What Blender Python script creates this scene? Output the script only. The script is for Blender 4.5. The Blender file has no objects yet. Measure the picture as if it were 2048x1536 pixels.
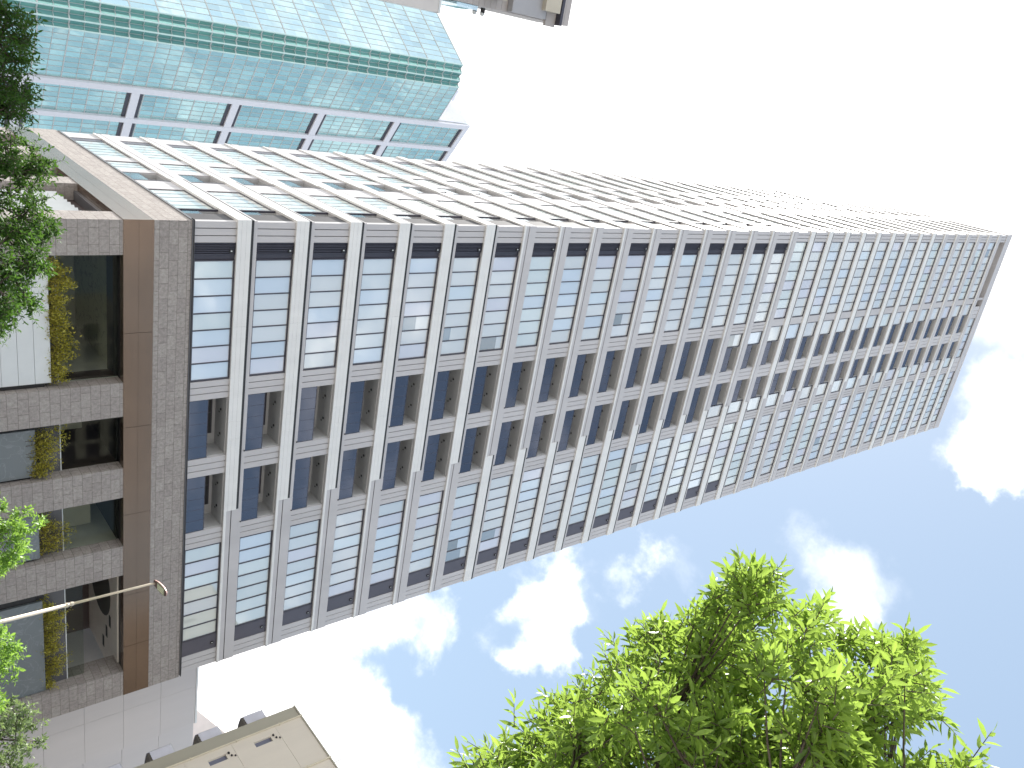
import bpy, bmesh, math, random
import numpy as np
from mathutils import Vector, Matrix
random.seed(7); rng = np.random.default_rng(11)
SC = bpy.context.scene
COL = SC.collection
R = math.radians

# ------------------------------------------------------------------ camera
F = 1655.06 / 2048 * 36
RIGHT = Vector((0.9203989, -0.37581126, -0.1078506))
UP = Vector((-0.16618762, -0.62572744, 0.76213309))
FWD = Vector((0.35390328, 0.68354302, 0.63837403))
CAM = Vector((-9.83292877, -41.49602309, 1.6))
cd = bpy.data.cameras.new('camera'); cam = bpy.data.objects.new('camera', cd); COL.objects.link(cam)
cd.sensor_fit = 'HORIZONTAL'; cd.sensor_width = 36; cd.lens = F; cd.clip_start = 0.1; cd.clip_end = 5000
# the photograph was taken with the camera turned on its side: image right is up
m = Matrix((UP, -RIGHT, -FWD)).transposed().to_4x4(); m.translation = CAM
cam.matrix_world = m
SC.camera = cam

def ray(x, y):
    return RIGHT * ((y - 768) / 1655.06) + UP * ((x - 1024) / 1655.06) + FWD

# ------------------------------------------------------------------ materials
def mat(name):
    m = bpy.data.materials.new(name); m.use_nodes = True
    nt = m.node_tree; b = nt.nodes['Principled BSDF']
    return m, nt, b
def N(nt, t, **kw):
    n = nt.nodes.new(t)
    for k, v in kw.items():
        if k in n.inputs: n.inputs[k].default_value = v
        else: setattr(n, k, v)
    return n
def plain(name, col, rough=0.6, metal=0.0, var=0.06, scale=1.5, bump=0.0, bscale=40.0, spec=0.5, streak=False):
    m, nt, b = mat(name)
    L = nt.links.new
    tc = N(nt, 'ShaderNodeTexCoord')
    mp = N(nt, 'ShaderNodeMapping')
    if streak: mp.inputs['Scale'].default_value = (1, 1, 0.12)
    L(tc.outputs['Object'], mp.inputs['Vector'])
    nz = N(nt, 'ShaderNodeTexNoise', Scale=scale, Detail=6.0, Roughness=0.6)
    L(mp.outputs[0], nz.inputs['Vector'])
    rp = N(nt, 'ShaderNodeMapRange'); rp.inputs['From Min'].default_value = .3; rp.inputs['From Max'].default_value = .7
    rp.inputs['To Min'].default_value = 1 - var; rp.inputs['To Max'].default_value = 1 + var
    L(nz.outputs['Fac'], rp.inputs['Value'])
    mx = N(nt, 'ShaderNodeVectorMath', operation='SCALE'); mx.inputs[0].default_value = col
    L(rp.outputs[0], mx.inputs['Scale']); L(mx.outputs[0], b.inputs['Base Color'])
    b.inputs['Roughness'].default_value = rough; b.inputs['Metallic'].default_value = metal
    b.inputs['Specular IOR Level'].default_value = spec
    if bump:
        n2 = N(nt, 'ShaderNodeTexNoise', Scale=bscale, Detail=4.0); L(tc.outputs['Object'], n2.inputs['Vector'])
        bp = N(nt, 'ShaderNodeBump', Strength=bump, Distance=0.02); L(n2.outputs['Fac'], bp.inputs['Height']); L(bp.outputs[0], b.inputs['Normal'])
    return m
M = {}
M['panel'] = plain('grey_panel', (.50, .487, .495), .5, var=.07, scale=.4, streak=True)
M['white'] = plain('white_cladding', (.72, .72, .71), .45, var=.05, scale=.8, streak=True)
M['frame'] = plain('dark_frame', (.055, .052, .07), .4, var=.1)
M['navy'] = plain('dark_louvre', (.045, .045, .065), .45, var=.1)
M['blank'] = plain('slate_panel', (.085, .082, .105), .4, var=.06)
M['balc'] = plain('balcony_plaster', (.47, .475, .48), .7, var=.05)
M['joint'] = plain('dark_joint', (.05, .048, .052), .6)
M['core'] = plain('core_concrete', (.3, .3, .3), .8)
M['black'] = plain('black_metal', (.02, .02, .022), .5)
M['bronze'] = plain('bronze_metal', (.20, .142, .105), .22, metal=.75, var=.10, scale=.25)
M['tile2'] = plain('pale_tile', (.60, .575, .56), .6)
M['lpanel'] = plain('pale_metal_panel', (.62, .65, .66), .45, var=.03)
M['dgrey'] = plain('dark_grey_metal', (.10, .10, .11), .4)
M['plaster'] = plain('interior_plaster', (.58, .56, .53), .7)
M['ceil'] = plain('terrace_ceiling', (.80, .74, .67), .35)
M['cdark'] = plain('dark_disc', (.09, .09, .085), .5)
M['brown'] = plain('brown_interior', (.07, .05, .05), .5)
M['pwhite'] = plain('white_render', (.80, .78, .75), .8, var=.04)
M['pinkw'] = plain('pale_pink_render', (.78, .70, .66), .8, var=.04)
M['annex'] = plain('annex_panel', (.475, .457, .462), .55, var=.05, scale=.3, streak=True)
M['beige'] = plain('beige_render', (.74, .675, .575), .75, var=.07, scale=.35, bump=.15, bscale=60, streak=True)
M['olive'] = plain('olive_beige_render', (.42, .395, .315), .75, var=.07, scale=.35, streak=True)
M['pipe'] = plain('beige_pipe', (.66, .60, .46), .5)
M['pole'] = plain('beige_pole_paint', (.60, .53, .43), .4, var=.08, scale=3)
M['lampred'] = plain('lamp_housing', (.52, .33, .29), .4)
M['lampund'] = plain('lamp_underside', (.10, .055, .05), .5)
M['lens'] = plain('lamp_lens', (.34, .38, .28), .15)
M['led'] = plain('led_chip', (.8, .8, .6), .2)
M['bark'] = plain('bark', (.075, .06, .045), .85, var=.35, scale=14, bump=.5)
M['lilac'] = plain('white_aluminium', (.74, .74, .79), .4, var=.02)
M['ridge'] = plain('pale_green_ridge', (.55, .72, .70), .3)
M['mull'] = plain('mullion', (.52, .54, .54), .45)
M['tileb'] = plain('beige_tile', (.42, .39, .38), .6, var=.05)
M['slab'] = plain('beige_slab', (.50, .46, .38), .7)
M['greyp'] = plain('grey_sheet', (.36, .36, .38), .5)
M['corr'] = plain('corrugated_white', (.66, .66, .72), .5)
M['bluegrey'] = plain('blue_grey_paint', (.17, .18, .24), .5)
M['soff'] = plain('brown_soffit', (.15, .135, .115), .7)
M['rooftile'] = plain('roof_screen', (.8, .8, .86), .4)
M['asphalt'] = plain('asphalt', (.055, .055, .058), .9, var=.2, scale=8, bump=.3, bscale=120)
M['paving'] = plain('paving', (.32, .31, .29), .85, var=.12, scale=2)
M['kerb'] = plain('kerb_stone', (.4, .4, .39), .8)
M['lot'] = plain('ground_concrete', (.26, .25, .24), .9, var=.15, scale=.5)
M['paint'] = plain('road_paint', (.75, .75, .72), .7)

def stone():
    m, nt, b = mat('split_stone_tile'); L = nt.links.new
    tc = N(nt, 'ShaderNodeTexCoord'); sp = N(nt, 'ShaderNodeSeparateXYZ'); L(tc.outputs['Object'], sp.inputs[0])
    ad = N(nt, 'ShaderNodeMath', operation='ADD'); L(sp.outputs['X'], ad.inputs[0]); L(sp.outputs['Y'], ad.inputs[1])
    cb = N(nt, 'ShaderNodeCombineXYZ'); L(ad.outputs[0], cb.inputs['X']); L(sp.outputs['Z'], cb.inputs['Y'])
    br = N(nt, 'ShaderNodeTexBrick'); L(cb.outputs[0], br.inputs['Vector'])
    br.inputs['Color1'].default_value = (.36, .332, .312, 1); br.inputs['Color2'].default_value = (.30, .272, .258, 1); br.inputs['Mortar'].default_value = (.19, .165, .155, 1)
    br.inputs['Scale'].default_value = 1; br.inputs['Brick Width'].default_value = .80; br.inputs['Row Height'].default_value = .46
    br.inputs['Mortar Size'].default_value = .012; br.inputs['Bias'].default_value = -.1
    nz = N(nt, 'ShaderNodeTexNoise', Scale=6.0, Detail=9.0, Roughness=.78); L(tc.outputs['Object'], nz.inputs['Vector'])
    cr = N(nt, 'ShaderNodeMapRange'); cr.inputs['From Min'].default_value = .33; cr.inputs['From Max'].default_value = .68
    cr.inputs['To Min'].default_value = .66; cr.inputs['To Max'].default_value = 1.24; L(nz.outputs['Fac'], cr.inputs['Value'])
    mx = N(nt, 'ShaderNodeVectorMath', operation='SCALE'); L(br.outputs['Color'], mx.inputs[0]); L(cr.outputs[0], mx.inputs['Scale'])
    L(mx.outputs[0], b.inputs['Base Color']); b.inputs['Roughness'].default_value = .8
    bp = N(nt, 'ShaderNodeBump', Strength=.9, Distance=.03); L(nz.outputs['Fac'], bp.inputs['Height']); L(bp.outputs[0], b.inputs['Normal'])
    return m
M['stone'] = stone()
def marble(name, base, vein):
    m, nt, b = mat(name); L = nt.links.new
    tc = N(nt, 'ShaderNodeTexCoord')
    nz = N(nt, 'ShaderNodeTexNoise', Scale=.9, Detail=6.0, Distortion=1.2); L(tc.outputs['Object'], nz.inputs['Vector'])
    a = N(nt, 'ShaderNodeMath', operation='SUBTRACT'); L(nz.outputs['Fac'], a.inputs[0]); a.inputs[1].default_value = .5
    ab = N(nt, 'ShaderNodeMath', operation='ABSOLUTE'); L(a.outputs[0], ab.inputs[0])
    mr = N(nt, 'ShaderNodeMapRange'); mr.inputs['From Min'].default_value = 0; mr.inputs['From Max'].default_value = .022
    mr.inputs['To Min'].default_value = 1; mr.inputs['To Max'].default_value = 0; L(ab.outputs[0], mr.inputs['Value'])
    mx = N(nt, 'ShaderNodeMix', data_type='RGBA'); mx.inputs['A'].default_value = (*base, 1); mx.inputs['B'].default_value = (*vein, 1)
    L(mr.outputs[0], mx.inputs['Factor']); L(mx.outputs['Result'], b.inputs['Base Color']); b.inputs['Roughness'].default_value = .3
    return m
M['marble'] = marble('grey_marble', (.155, .178, .192), (.21, .235, .25))
M['inlay'] = marble('olive_marble', (.50, .50, .36), (.2, .2, .14))

def tinted_glass(name, gloss_col, fmin, fmax, rough=.02, waviness=.0, dull=1.0):
    """curtained window: per-pane 'tint' colour behind a reflecting surface"""
    m, nt, b = mat(name); L = nt.links.new
    nt.nodes.remove(b)
    at = N(nt, 'ShaderNodeAttribute', attribute_name='tint')
    df = N(nt, 'ShaderNodeBsdfDiffuse'); L(at.outputs['Color'], df.inputs['Color'])
    gl = N(nt, 'ShaderNodeBsdfGlossy'); gl.inputs['Color'].default_value = (*gloss_col, 1); gl.inputs['Roughness'].default_value = rough
    lw = N(nt, 'ShaderNodeLayerWeight', Blend=.35)
    mr = N(nt, 'ShaderNodeMapRange'); mr.inputs['To Min'].default_value = fmin; mr.inputs['To Max'].default_value = fmax
    L(lw.outputs['Fresnel'], mr.inputs['Value'])
    if waviness:
        tc = N(nt, 'ShaderNodeTexCoord'); nz = N(nt, 'ShaderNodeTexNoise', Scale=.35, Detail=1.0); L(tc.outputs['Object'], nz.inputs['Vector'])
        bp = N(nt, 'ShaderNodeBump', Strength=waviness, Distance=.05); L(nz.outputs['Fac'], bp.inputs['Height']); L(bp.outputs[0], gl.inputs['Normal'])
    mx = N(nt, 'ShaderNodeMixShader'); L(mr.outputs[0], mx.inputs['Fac']); L(df.outputs[0], mx.inputs[1]); L(gl.outputs[0], mx.inputs[2])
    L(mx.outputs[0], nt.nodes['Material Output'].inputs['Surface'])
    return m
M['pane'] = tinted_glass('curtained_pane', (.86, .89, .89), .31, .95, waviness=.2)
M['panel_left'] = M['panel']
M['paneL'] = tinted_glass('green_pane', (.88, .925, .91), .45, .95, waviness=.15)
M['teal_lit'] = tinted_glass('lit_teal_glass', (.84, .97, .95), .55, .97, waviness=.15)  # same glass for the bright face, reflected sky light put into colour
M['teal'] = tinted_glass('teal_glass', (.69, .84, .84), .40, .95, waviness=.18)
M['tealdark'] = tinted_glass('green_notch_glass', (.42, .76, .70), .34, .85, waviness=.2)
def clear_glass(name, tint, refl, fmin, fmax):
    m, nt, b = mat(name); L = nt.links.new; nt.nodes.remove(b)
    tr = N(nt, 'ShaderNodeBsdfTransparent'); tr.inputs['Color'].default_value = (*tint, 1)
    gl = N(nt, 'ShaderNodeBsdfGlossy'); gl.inputs['Color'].default_value = (*refl, 1); gl.inputs['Roughness'].default_value = .03
    lw = N(nt, 'ShaderNodeLayerWeight', Blend=.3); mr = N(nt, 'ShaderNodeMapRange'); mr.inputs['To Min'].default_value = fmin; mr.inputs['To Max'].default_value = fmax
    L(lw.outputs['Fresnel'], mr.inputs['Value'])
    mx = N(nt, 'ShaderNodeMixShader'); L(mr.outputs[0], mx.inputs['Fac']); L(tr.outputs[0], mx.inputs[1]); L(gl.outputs[0], mx.inputs[2])
    L(mx.outputs[0], nt.nodes['Material Output'].inputs['Surface'])
    return m
M['rail'] = clear_glass('smoked_rail_glass', (.24, .25, .29), (.68, .71, .84), .14, .9)
M['lobby'] = clear_glass('lobby_glass', (.84, .87, .84), (.8, .85, .85), .01, .06)
M['railc'] = clear_glass('pale_rail_glass', (.75, .85, .9), (.9, .97, 1), .35, .9)

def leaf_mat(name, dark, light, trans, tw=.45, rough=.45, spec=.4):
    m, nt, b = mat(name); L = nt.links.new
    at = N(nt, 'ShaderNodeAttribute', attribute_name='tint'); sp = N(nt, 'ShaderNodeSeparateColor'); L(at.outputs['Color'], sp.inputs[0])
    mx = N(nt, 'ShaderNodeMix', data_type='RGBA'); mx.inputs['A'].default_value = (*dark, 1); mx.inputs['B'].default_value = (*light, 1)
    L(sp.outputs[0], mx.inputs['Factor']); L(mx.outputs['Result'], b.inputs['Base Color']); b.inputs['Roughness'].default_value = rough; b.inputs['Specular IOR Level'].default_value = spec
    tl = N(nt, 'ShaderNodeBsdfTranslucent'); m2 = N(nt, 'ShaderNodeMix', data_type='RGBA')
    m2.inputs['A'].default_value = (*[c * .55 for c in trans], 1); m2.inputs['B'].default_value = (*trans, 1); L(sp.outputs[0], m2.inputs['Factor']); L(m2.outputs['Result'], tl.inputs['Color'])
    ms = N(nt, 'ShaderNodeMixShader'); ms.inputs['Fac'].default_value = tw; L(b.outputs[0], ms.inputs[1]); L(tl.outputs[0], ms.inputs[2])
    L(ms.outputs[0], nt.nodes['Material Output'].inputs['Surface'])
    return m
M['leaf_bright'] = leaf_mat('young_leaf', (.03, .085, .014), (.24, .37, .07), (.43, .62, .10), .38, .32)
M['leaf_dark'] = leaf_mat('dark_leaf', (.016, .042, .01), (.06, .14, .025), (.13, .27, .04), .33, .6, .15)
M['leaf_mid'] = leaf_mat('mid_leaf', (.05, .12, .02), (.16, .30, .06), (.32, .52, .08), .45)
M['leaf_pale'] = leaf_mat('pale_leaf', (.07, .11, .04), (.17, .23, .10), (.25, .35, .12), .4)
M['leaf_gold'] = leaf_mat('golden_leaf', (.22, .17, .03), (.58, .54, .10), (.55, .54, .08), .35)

# ------------------------------------------------------------------ mesh helpers
class MB:
    def __init__(s): s.v = []; s.f = []; s.m = []; s.t = []; s.mats = []
    def mi(s, k):
        if k not in s.mats: s.mats.append(k)
        return s.mats.index(k)
    def quad(s, a, b, c, d, k, tint=None):
        i = len(s.v); s.v += [tuple(a), tuple(b), tuple(c), tuple(d)]; s.f.append((i, i+1, i+2, i+3)); s.m.append(s.mi(k)); s.t.append(tint)
    def box(s, x0, x1, y0, y1, z0, z1, k, tint=None):
        if x0 > x1: x0, x1 = x1, x0
        if y0 > y1: y0, y1 = y1, y0
        i = len(s.v)
        s.v += [(x0,y0,z0),(x1,y0,z0),(x1,y1,z0),(x0,y1,z0),(x0,y0,z1),(x1,y0,z1),(x1,y1,z1),(x0,y1,z1)]
        for q in ((0,3,2,1),(4,5,6,7),(0,1,5,4),(1,2,6,5),(2,3,7,6),(3,0,4,7)):
            s.f.append(tuple(i+j for j in q)); s.m.append(s.mi(k)); s.t.append(tint)
    def obox(s, o, ax, ay, az, k):
        """box from origin o along three vectors"""
        o, ax, ay, az = map(Vector, (o, ax, ay, az)); i = len(s.v)
        for w in (0, 1):
            for p in (o, o+ax, o+ax+ay, o+ay): s.v.append(tuple(p + az*w))
        for q in ((0,3,2,1),(4,5,6,7),(0,1,5,4),(1,2,6,5),(2,3,7,6),(3,0,4,7)):
            s.f.append(tuple(i+j for j in q)); s.m.append(s.mi(k)); s.t.append(None)
    def tube(s, pts, rad, k, n=8, cap=True):
        pts = [Vector(p) for p in pts]; rings = []
        for j, p in enumerate(pts):
            d = (pts[min(j+1, len(pts)-1)] - pts[max(j-1, 0)]).normalized()
            a = d.orthogonal().normalized() if j == 0 else (a - d * a.dot(d)).normalized()
            b = d.cross(a); i = len(s.v)
            for q in range(n):
                t = 2*math.pi*q/n; s.v.append(tuple(p + (a*math.cos(t) + b*math.sin(t)) * rad[j]))
            rings.append(i)
        for r0, r1 in zip(rings, rings[1:]):
            for q in range(n):
                s.f.append((r0+q, r0+(q+1) % n, r1+(q+1) % n, r1+q)); s.m.append(s.mi(k)); s.t.append(None)
        if cap:
            s.f.append(tuple(rings[0]+q for q in reversed(range(n)))); s.m.append(s.mi(k)); s.t.append(None)
            s.f.append(tuple(rings[-1]+q for q in range(n))); s.m.append(s.mi(k)); s.t.append(None)
    def build(s, name, parent=None, loc=None, smooth=False, bevel=0):
        me = bpy.data.meshes.new(name); me.from_pydata(s.v, [], s.f)
        for k in s.mats: me.materials.append(M[k])
        me.polygons.foreach_set('material_index', s.m)
        if any(t is not None for t in s.t):
            at = me.attributes.new('tint', 'FLOAT_COLOR', 'FACE')
            at.data.foreach_set('color', [c for t in s.t for c in ((*t, 1) if t is not None else (.5, .5, .5, 1))])
        if smooth: me.polygons.foreach_set('use_smooth', [True]*len(me.polygons))
        me.update()
        return link(name, me, parent, bevel)
def link(name, me, parent=None, bevel=0):
    o = bpy.data.objects.new(name, me); COL.objects.link(o)
    if parent: o.parent = parent
    if bevel:
        b = o.modifiers.new('bevel', 'BEVEL'); b.width = bevel; b.segments = 2; b.limit_method = 'ANGLE'
    return o
def thing(name, label, cat, loc=(0, 0, 0), group=None):
    o = bpy.data.objects.new(name, None); COL.objects.link(o); o.location = loc
    o['label'] = label; o['category'] = cat
    if group: o['group'] = group
    return o
def off(o):    # children are modelled in world coordinates
    for c in o.children: c.location = -Vector(o.location)
def struct(o): o['kind'] = 'structure'; return o
def stuff(o): o['kind'] = 'stuff'; return o

# ------------------------------------------------------------------ ground
g = MB(); g.box(-900, 900, -900, 900, -1.0, -.12, 'lot'); struct(g.build('ground'))
g = MB(); g.box(-300, 300, -38.5, -22.5, -.118, -.11, 'asphalt'); struct(g.build('road'))
g = MB()
for i in range(-40, 40): g.box(i*7.0, i*7.0+3, -30.6, -30.45, -.108, -.104, 'paint')
g.box(-300, 300, -38.1, -37.95, -.108, -.104, 'paint'); g.box(-300, 300, -23.05, -22.9, -.108, -.104, 'paint')
struct(g.build('road_markings'))
g = MB(); g.box(-300, 300, -22.3, -2, -.118, 0, 'paving'); g.box(-300, 300, -22.5, -22.3, -.118, .03, 'kerb')
g.box(-300, 300, -48, -38.7, -.118, 0, 'paving'); g.box(-300, 300, -38.7, -38.5, -.118, .03, 'kerb'); struct(g.build('pavement'))

# ------------------------------------------------------------------ main tower
Z0 = 19.074; H = 3.3; BH = 1.12; W = 28.5; D = 26.9; ZB = Z0 - H + BH
tower = thing('apartment_tower', 'tall grey and white apartment tower with balconies above a stone tiled podium', 'building', (W/2, D/2, 0))
T = lambda mb, name, parent=tower, **k: mb.build(name, parent, **k)

def front_cfg(k):
    if k <= 14:
        return [('panel',0,1.1),('louvre',1.1,2.03),('win',2.04,8.82,7),('panel',8.85,9.95),('balc',9.95,13.6),('panel',13.6,14.75),
                ('balc',14.75,18.4),('panel',18.4,19.5),('win',19.53,26.25,7),('blank',26.28,27.35),('panel',27.35,W)]
    if k <= 16:
        return [('panel',0,1.1),('louvre',1.1,2.03),('win',2.04,8.82,7),('panel',8.85,9.75),('win',9.78,11.1,1),('balc',11.1,13.55),('panel',13.55,14.75),
                ('balc',14.75,17.05),('win',17.08,18.4,1),('panel',18.4,19.5),('win',19.53,26.25,7),('blank',26.28,27.35),('panel',27.35,W)]
    if k <= 31:
        return [('panel',0,.95),('win',.97,8.65,8),('panel',8.68,9.4),('win',9.42,11.05,1),('balc',11.05,13.5),('panel',13.5,14.75),
                ('balc',14.75,17.05),('win',17.08,18.6,1),('panel',18.6,19.5),('win',19.53,27.3,8),('panel',27.33,W)]
    return [('panel',0,.95),('vent',.95,8.65),('panel',8.65,8.95),('vent',8.95,9.9),('panel',9.9,11.6),('win',11.6,17.4,5),('panel',17.4,19.5),('win',19.53,27.3,8),('panel',27.33,W)]
def left_cfg(k):
    a = [('panel',.0,.35),('balc',.35,2.6),('post',2.6,2.8),('win',2.8,7.7,5)] if k <= 16 else [('panel',.0,.9),('win',.9,7.7,7)]
    return a + [('panel',7.7,10.0),('post',10.0,10.15),('balc',10.15,12.5),('panel',12.5,13.5),('win',13.5,16.1,3),('panel',16.1,17.4),('win',17.4,23.7,6),('blank',23.7,24.7),('panel',24.7,D)]

wallmb = MB()      # every wall panel between the openings: one part of the tower
def panel(face, a, b, z0, z1):
    n = 3 if b-a > .8 else 1; w = (b-a-.045*(n-1))/n
    for i in range(n):
        p0 = a + i*(w+.045)
        if face == 'F': wallmb.box(p0, p0+w, 0 if i else 0, .12, z0, z1, 'panel')
        else: wallmb.box(0, .12, max(p0, .12), p0+w, z0, z1, 'panel')
    if face == 'F': wallmb.box(a+.004, b-.004, .121, 1.7, z0+.002, z1-.002, 'joint' if n > 1 else 'panel')
    else: wallmb.box(.121, 1.7, max(a+.004, 1.702), b-.004, z0+.002, z1-.002, 'joint')

def tints(n, side, k):
    out = []
    base = random.choice(((.52,.56,.58),(.58,.595,.59),(.54,.595,.59),(.55,.56,.565))) if side == 'F' else (.66,.74,.71)
    for i in range(n):
        c = base
        if side == 'F':
            r = random.random()
            if r < .16: c = (.51, .58, .66)
            elif r < .28: c = (.54, .54, .60)
        j = random.uniform(.9, 1.08)
        out.append(tuple(min(.8, x*j*1.2) for x in c))
    return out
wins = []; balcs = []; louvres = []; blanks = []
def P(face, u, d, z):          # u along the face, d depth behind it
    return (u, d, z) if face == 'F' else (d, u, z)
def fbox(mb, face, u0, u1, d0, d1, z0, z1, k, tint=None):
    if face == 'F': mb.box(u0, u1, d0, d1, z0, z1, k, tint)
    else: mb.box(d0, d1, u0, u1, z0, z1, k, tint)
def window(face, a, b, n, z0, z1, k, fr=None, pn=None):
    fr = fr or MB(); pn = pn or MB()
    t = .07; md = .10 if face == 'F' else .055; mw = .03 if face == 'F' else .014
    fbox(fr, face, a, b, .03, .16, z0, z0+t, 'frame'); fbox(fr, face, a, b, .03, .16, z1-t, z1, 'frame')
    fbox(fr, face, a, a+t, .032, .158, z0+t, z1-t, 'frame'); fbox(fr, face, b-t, b, .032, .158, z0+t, z1-t, 'frame')
    w = (b-a-2*t)/n; tt = tints(n, face, k)
    for i in range(n):
        if i: fbox(fr, face, a+t+i*w-mw, a+t+i*w+mw, md-.05 if face == 'F' else md-.012, .15, z0+t, z1-t, 'frame')
        u0, u1 = a+t+i*w, a+t+(i+1)*w; key = 'pane' if face == 'F' else 'paneL'
        q = [P(face, u0, md, z0+t), P(face, u1, md, z0+t), P(face, u1, md, z1-t), P(face, u0, md, z1-t)]
        if face != 'F': q.reverse()
        if face == 'F' and random.random() < .025:      # blind half drawn over a darker room
            f = random.choice((.3, .5, .7)); dk = random.choice(((.20, .21, .20), (.30, .29, .26), (.26, .30, .33)))
            zm = z0+t + (z1-z0-2*t)*f
            pn.quad((q[0][0], q[0][1], z0+t), (q[1][0], q[1][1], z0+t), (q[1][0], q[1][1], zm), (q[0][0], q[0][1], zm), key, dk)
            pn.quad((q[0][0], q[0][1], zm), (q[1][0], q[1][1], zm), (q[1][0], q[1][1], z1-t), (q[0][0], q[0][1], z1-t), key, tt[i])
        else: pn.quad(*q, key, tt[i])
    return fr, pn
def balcony(face, a, b, z0, z1, rl=None, sh=None, dr=None):
    sh = sh or MB(); rl = rl or MB(); dr = dr or MB()
    dp = 1.65
    # shell: back wall, ceiling, floor, side walls (thin boxes facing in)
    fbox(sh, face, a, b, dp, dp+.05, z0, z1, 'balc')
    fbox(sh, face, a, b, .10, dp, z1-.06, z1-.004, 'balc'); fbox(sh, face, a, b, .10, dp, z0+.004, z0+.05, 'balc')
    fbox(sh, face, a+.002, a+.05, .10, dp, z0+.05, z1-.06, 'balc'); fbox(sh, face, b-.05, b-.002, .10, dp, z0+.05, z1-.06, 'balc')
    for f in (.3, .72):        # ceiling lamps and vents
        u = a + (b-a)*f
        fbox(sh, face, u-.06, u+.06, .75, .87, z1-.10, z1-.06, 'black')
        fbox(sh, face, u+.2, u+.28, 1.0, 1.08, z1-.09, z1-.06, 'black')
    # sliding door
    d0, d1 = a+.25, b-.7
    fbox(dr, face, d0, d1, dp-.03, dp-.001, z0+.06, z1-.25, 'frame')
    for i in range(2):
        e0 = d0+.06+i*(d1-d0-.06)/2; fbox(dr, face, e0, e0+(d1-d0-.18)/2, dp-.05, dp-.031, z0+.12, z1-.33, 'black')
    # glass rail
    n = 5 if b-a > 3 else 3; w = (b-a-.06)/n
    for i in range(n):
        fbox(rl, face, a+.03+i*w+.012, a+.03+(i+1)*w-.012, .03, .045, z0+.03, z0+1.04, 'rail' if face == 'F' else 'railc')  # left rails get paler glass, the bright reflection put into colour
    fbox(rl, face, a+.01, b-.01, .02, .06, z0+1.04, z0+1.07, 'frame'); fbox(rl, face, a+.01, b-.01, .02, .06, z0, z0+.03, 'frame')
    for i in range(n+1): fbox(rl, face, a+.03+i*w-.01, a+.03+i*w+.01, .03, .05, z0+.03, z0+1.04, 'frame')
    return sh, rl, dr

jobs = {'win': [], 'balc': []}
for k in range(33):
    z0 = Z0 + H*(k-1) + BH; z1 = Z0 + H*k if k < 32 else 124.35
    for face, cfg in (('F', front_cfg(k)), ('L', left_cfg(k))):
        for c in cfg:
            kind, a, b = c[:3]
            if kind == 'panel': panel(face, a, b, z0, z1)
            elif kind == 'post': fbox(wallmb, face, a, b, -.02, 1.7, z0, z1, 'frame')
            elif kind in ('win', 'balc'):
                # size in the photograph decides which are parts of their own
                p = Vector(P(face, (a+b)/2, 0, (z0+z1)/2)) - CAM
                nrm = Vector((0, -1, 0)) if face == 'F' else Vector((-1, 0, 0))
                area = (b-a)*(z1-z0)*abs(p.normalized().dot(nrm))/p.length_squared
                jobs[kind].append((area, face, a, b, z0, z1, k, c[3] if kind == 'win' else 0))
            elif kind == 'louvre':
                mb = MB(); fbox(mb, face, a+.005, b, .12, .3, z0, z1, 'navy')
                for i in range(7): fbox(mb, face, a+.03+i*.095, a+.075+i*.095, .02, .12, z0+.01, z1-.01, 'navy')
                o = T(mb, 'louvre')
                mb = MB(); fbox(mb, face, b-.56, b-.36, -.03, .02, z1-.34, z1-.14, 'black'); fbox(mb, face, b-.51, b-.45, -.045, -.03, z1-.28, z1-.2, 'lpanel'); T(mb, 'vent_hood', o)
            elif kind == 'blank':
                mb = MB(); fbox(mb, face, a, b, .04, .3, z0, z1, 'blank'); o = T(mb, 'slate_panel')
                if face == 'F':
                    mb = MB(); fbox(mb, face, b-.55, b-.4, -.04, .04, z1-.38, z1-.22, 'black'); fbox(mb, face, b-.53, b-.48, -.05, -.04, z1-.34, z1-.28, 'lpanel'); T(mb, 'vent_hood', o)
            elif kind == 'vent':
                mb = MB(); fbox(mb, face, a, b, .9, 1.7, z0, z1, 'balc')
                n = int((b-a)/.16)
                for i in range(n): fbox(mb, face, a+i*.16, a+i*.16+.05, .62, .9, z0, z1, 'core')
                T(mb, 'roof_louvre')
for kind in ('win', 'balc'):
    js = sorted(jobs[kind], key=lambda j: -j[0])
    for j in js[:99]:
        _, face, a, b, z0, z1, k, n = j
        if kind == 'win':
            fr, pn = window(face, a, b, n, z0, z1, k); o = T(fr, 'window'); T(pn, 'window_glass', o)
        else:
            sh, rl, dr = balcony(face, a, b, z0, z1); o = T(sh, 'balcony'); T(rl, 'glass_railing', o); T(dr, 'sliding_door', o)
    if kind == 'win':
        fr, pn = MB(), MB()
        for j in js[99:]: window(j[1], j[2], j[3], j[7], j[4], j[5], j[6], fr, pn)
        o = stuff(T(fr, 'window')); stuff(T(pn, 'window_glass', o))
    else:
        sh, rl, dr = MB(), MB(), MB()
        for j in js[99:]: balcony(j[1], j[2], j[3], j[4], j[5], rl, sh, dr)
        o = stuff(T(sh, 'balcony')); stuff(T(rl, 'glass_railing', o)); stuff(T(dr, 'sliding_door', o))
T(wallmb, 'wall')
# core behind the facades
mb = MB(); mb.box(1.72, W-.01, 1.72, D-.01, ZB-.1, 124.2, 'core'); mb.box(W-.009, W, .3, D, ZB-.1, 124.3, 'panel'); T(mb, 'core')

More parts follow.
